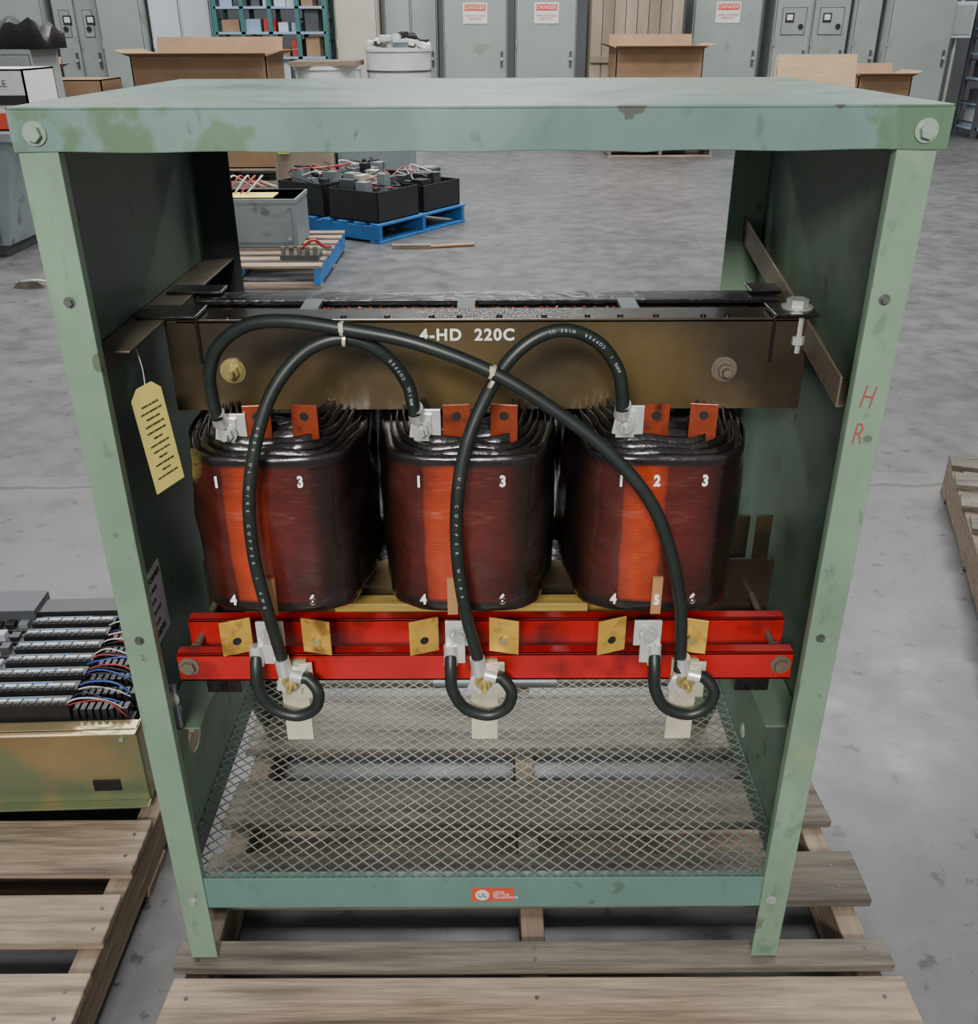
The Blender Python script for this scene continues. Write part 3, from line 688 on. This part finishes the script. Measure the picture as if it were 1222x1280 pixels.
def cabinet(name,x0,x1,y,mat,h=2.3,doors=1,sign=False,depth=.6,meters=False):
    p=Part(); p.box(x0,x1,y,y+depth,.08,h,mat); p.box(x0+.02,x1-.02,y+.02,y+depth-.02,0,.08,'cabdark')
    dw=(x1-x0)/doors
    for i in range(doors):
        a=x0+i*dw+.02; b=x0+(i+1)*dw-.02
        p.box(a-.008,b+.008,y-.006,y,.11,h-.04,'cabdark')
        p.box(a,b,y-.025,y,.12,h-.05,mat)
        p.box(b-.07,b-.04,y-.05,y-.025,.95,1.15,'cabdark'); p.cyl((b-.055,y-.05,1.05),(b-.055,y-.07,1.05),.02,'zinc',10)
        for k in range(6): p.box(a+.12,b-.12,y-.03,y-.025,.25+k*.04,.265+k*.04,'cabdark')
        for z in (.3,1.2,2.0): p.cyl((a,y-.03,z),(a,y-.03,z+.1),.012,mat,8)
        if meters:
            p.box(a+.07,b-.07,y-.029,y-.025,1.34,1.69,'cabdark'); p.box(a+.08,b-.08,y-.034,y-.025,1.35,1.68,mat)
            p.box(a+.12,a+.24,y-.040,y-.034,1.50,1.62,'blk'); p.box(a+.14,a+.22,y-.043,y-.040,1.53,1.60,'label'); p.cyl((b-.14,y-.034,1.45),(b-.14,y-.052,1.45),.035,'blk',16)
            p.box(a+.05,b-.05,y-.03,y-.025,.7,.715,'cabdark')
    o=p.finish(name,None,.006)
    if sign:
        c=(x0+x1)/2; p=Part(); p.box(c-.17,c+.17,y-.031,y-.0255,1.50,1.76,'label'); p.box(c-.15,c+.15,y-.033,y-.031,1.66,1.74,'ulred')
        s=p.finish('danger_sign'); 
        text('DANGER',.07,(c,y-.0345,1.70),FR,'label','sign_heading',s); text('HIGH VOLTAGE\nKEEP OUT',.04,(c,y-.0345,1.58),FR,'ulred','sign_text',s)
Y=14.0
cabinet('electrical_cabinet',-7.6,-6.9,Y,'cabgreen',meters=True)
cabinet('electrical_cabinet',-6.85,-6.2,Y-.1,'cabgrey')
cabinet('electrical_cabinet',-6.1,-5.45,Y,'cabgrey',doors=2,meters=True)
cabinet('electrical_cabinet',-5.4,-4.8,Y-.2,'cabgreen')
cabinet('electrical_cabinet',-4.75,-3.88,Y,'cabpale',doors=2)
cabinet('electrical_cabinet',-2.15,-1.55,Y,'beige')
cabinet('electrical_cabinet',-1.48,-.72,Y+.3,'cabgrey',doors=2)
cabinet('electrical_cabinet',-.62,.28,Y,'cabgreen',sign=True)
cabinet('electrical_cabinet',.40,1.26,Y,'cabgreen',sign=True)
cabinet('electrical_cabinet',2.90,3.86,Y,'cabgreen',sign=True)
cabinet('electrical_cabinet',4.05,5.10,Y,'cabgrey',doors=2,meters=True)
cabinet('electrical_cabinet',5.14,5.50,Y-.1,'cabgrey')
cabinet('electrical_cabinet',5.56,6.45,Y-.3,'cabgreen')
p=Part(); p.box(6.45,6.75,Y-.25,Y,1.30,1.75,'cabpale'); p.cyl((6.6,Y-.12,1.75),(6.6,Y-.12,2.4),.03,'zinc'); p.cyl((6.6,Y-.12,1.3),(6.6,Y-.12,0),.03,'zinc'); p.box(6.48,6.72,Y-.262,Y-.25,1.34,1.71,'cabgrey'); p.finish('disconnect_switch_box',None,.005)
p=Part()
for i in range(8):
    x=1.45+i*.16; p.box(x,x+.15,Y-.2,Y-.17,.1,2.2,'brownp')
p.box(1.45,2.72,Y-.17,Y+.5,0,2.2,'brownp'); 
for z in (.3,1.0,1.9): p.box(1.45,2.72,Y-.23,Y-.2,z,z+.09,'brownp')
p.finish('wooden_shipping_crate',None,.004)
def shelf(name,x0,x1,y,n=5,h=2.4,col='teal',fill=True,seed=1,bays=2):
    p=Part(); rg=random.Random(seed); d=.6
    for b_ in range(bays+1):
        x=x0+(x1-x0)*b_/bays
        for yy in (y,y+d): p.box(x-.03,x+.03,yy-.03,yy+.03,0,h,col)
        for k in range(8): 
            z=.2+k*.27; p.box(x-.012,x+.012,y,y+d,z,z+.025,col)
    for i in range(n):
        z=.15+i*(h-.3)/(n-1); p.box(x0,x1,y-.03,y+d+.03,z-.03,z,'blueg')
        if fill and i<n-1:
            x=x0+.08
            while x<x1-.25:
                w=rg.uniform(.08,.26); hh=rg.uniform(.10,.28); p.box(x,x+w,y+.03,y+d-.05,z+.001,z+hh,rg.choice(['blueg','cabpale','card','cabdark','cabdark','cabdark','redw'])); x+=w+rg.uniform(.01,.10)
    p.finish(name)
shelf('steel_shelving_unit',-3.78,-2.25,Y-.2,8,2.5,'teal',True,4,4)
shelf('steel_shelving_unit',6.95,8.6,Y-.5,6,1.9,'cabdark',True,8)
def tub(name,cx,cy,r,h,z=0,junk=True):
    p=Part(); seg=28
    p.cyl((cx,cy,z),(cx,cy,z+h),r*.93,'plast',seg,r2=r); p.cyl((cx,cy,z+h),(cx,cy,z+h+.04),r*1.04,'plast',seg); p.cyl((cx,cy,z+h*.6),(cx,cy,z+h*.63),r*1.02,'plast',seg)
    for q in (.2,.35,.8): p.cyl((cx,cy,z+h*q),(cx,cy,z+h*q+.02),r*1.01,'cabdark',seg)
    rg=random.Random(int(cx*100))
    if junk:
        for i in range(40):
            a=rg.uniform(0,6.28); q=rg.uniform(0,r*.9); s=rg.uniform(.04,.10); c=(cx+q*math.cos(a),cy+q*math.sin(a),z+h+.05+rg.uniform(0,.18)*(1-.8*q/r))
            p.cbox(c,(s*2,s,s*.7),rg.choice(['plast','label','greyml','blk','label']),Matrix.Rotation(rg.uniform(0,3),3,'Z')@Matrix.Rotation(rg.uniform(-.6,.6),3,'X'))
    else: p.box(cx-r,cx+r,cy-r,cy+r,z+h+.04,z+h+.1,'wood')
    p.finish(name)
tub('white_plastic_drum',-1.15,12.6,.42,1.18); tub('white_plastic_drum',-2.05,12.4,.42,.98,junk=False)
p=Part(); x0,x1,yy=-4.4,-3.2,5.75
p.prism([(x0,.08),(x1-.15,.08),(x1,.78),(x0,.78)],'Y',yy,yy+.9,'greyml'); p.box(x0,x1+.03,yy-.03,yy+.93,.76,.82,'greyml')
for x in (-4.1,-3.75,-3.45): p.box(x,x+.05,yy-.03,yy,.1,.76,'rust')
p.box(x0,x1-.2,yy+.05,yy+.85,0,.08,'cabdark'); p.finish('steel_hopper_bin',None,.006)
c=carton('printed_carton',-3.9,-3.08,5.9,6.4,.8205,1.20,False,'label')
p=Part(); p.box(-3.89,-3.09,5.890,5.8955,.83,.93,'ulred'); p.box(-3.89,-3.09,5.890,5.8955,.98,1.04,'blk'); o=p.finish('carton_band'); o.parent=c
text('1000 W PORTABLE',.06,(-3.45,5.888,1.11),FR,'ink','carton_text',None); bpy.data.objects['carton_text'].parent=c
cabinet('low_steel_cabinet',-5.2,-4.05,8.3,'cabgrey',h=1.28)
p=Part(); nx,ny=24,10; vs=[]
for j in range(ny+1):
    for i in range(nx+1):
        x=-5.3+i*1.35/nx; y=8.3+j*.6/ny; z=1.42+.05*math.sin(x*9+j)+.035*math.sin(y*11+x*5)+.14*(1-i/nx)+.03*math.sin(i*1.7)
        vs.append((x,y,z))
p.faces(vs,[(j*(nx+1)+i,j*(nx+1)+i+1,(j+1)*(nx+1)+i+1,(j+1)*(nx+1)+i) for j in range(ny) for i in range(nx)],'tarp',True)
nv=[(x,y,1.2825) for (x,y,z) in vs]
edge=[i for i in range(nx+1)]+[j*(nx+1)+nx for j in range(1,ny+1)]+[ny*(nx+1)+i for i in range(nx-1,-1,-1)]+[j*(nx+1) for j in range(ny-1,0,-1)]
ev=[vs[i] for i in edge]+[nv[i] for i in edge]; n_=len(edge)
p.faces(ev,[(i,(i+1)%n_,n_+(i+1)%n_,n_+i) for i in range(n_)]+[tuple(range(n_,2*n_))],'tarp',True)
p.finish('black_tarp')
carton('cardboard_box',-4.6,-3.95,9.6,10.2,0,.98,False)
carton('cardboard_box',4.15,4.75,10.6,11.2,0,.95,True); carton('cardboard_box',-5.6,-4.9,10.4,11.0,0,1.05,True)
ebox('red_tool_chest',7.0,7.8,12.0,12.5,0,.75,'redw')
p=Part(); p.prism([(-.1,-.02),(.1,-.02),(.06,.02),(-.06,.02)],'Y',-.04,.04,'rust',Matrix.Translation((-2.85,4.9,.02))); p.tube([(-2.95,4.9,.02),(-2.8,4.85,.05),(-2.7,4.95,.01)],.008,'zinc',6,5); p.finish('scrap_metal_bracket')

# ------------------------------------------------------------------ light
w=bpy.data.worlds.new('world'); scene.world=w; w.use_nodes=True
bg=w.node_tree.nodes['Background']; bg.inputs['Color'].default_value=(.93,.965,1,1); bg.inputs['Strength'].default_value=.46
def area(name,loc,rot,sx,sy,e,col=(1,1,1)):
    l=bpy.data.lights.new(name,'AREA'); l.shape='RECTANGLE'; l.size=sx; l.size_y=sy; l.energy=e; l.color=col
    o=bpy.data.objects.new(name,l); o.location=loc; o.rotation_euler=rot; scene.collection.objects.link(o)
for i,(x,y,e) in enumerate(((-4,2.5,170),(4,2.5,150),(0,7,560),(-5,9,480),(5,9,480),(0,12.5,440))): area('ceiling_lamp_%d'%i,(x,y,7),(0,0,0),3,1,e)
area('ceiling_lamp_front',(-.4,-3.3,2.7),(math.radians(65),0,math.radians(-7)),1.0,.5,190,(1,.97,.92))  # added fill behind the camera for contrast and highlights, no ceiling fixture

# ------------------------------------------------------------------ camera
cam=bpy.data.cameras.new('camera'); co=bpy.data.objects.new('camera',cam); scene.collection.objects.link(co)
cam.sensor_fit='HORIZONTAL'; cam.sensor_width=36; cam.lens=1180/1222*36; cam.clip_start=.02; cam.clip_end=100
th=math.radians(27.05)
co.matrix_world=Matrix.Translation((0,-1,1.42))@Matrix.Rotation(math.pi/2-th,4,'X')@Matrix.Rotation(-.0035,4,'Z')
scene.camera=co
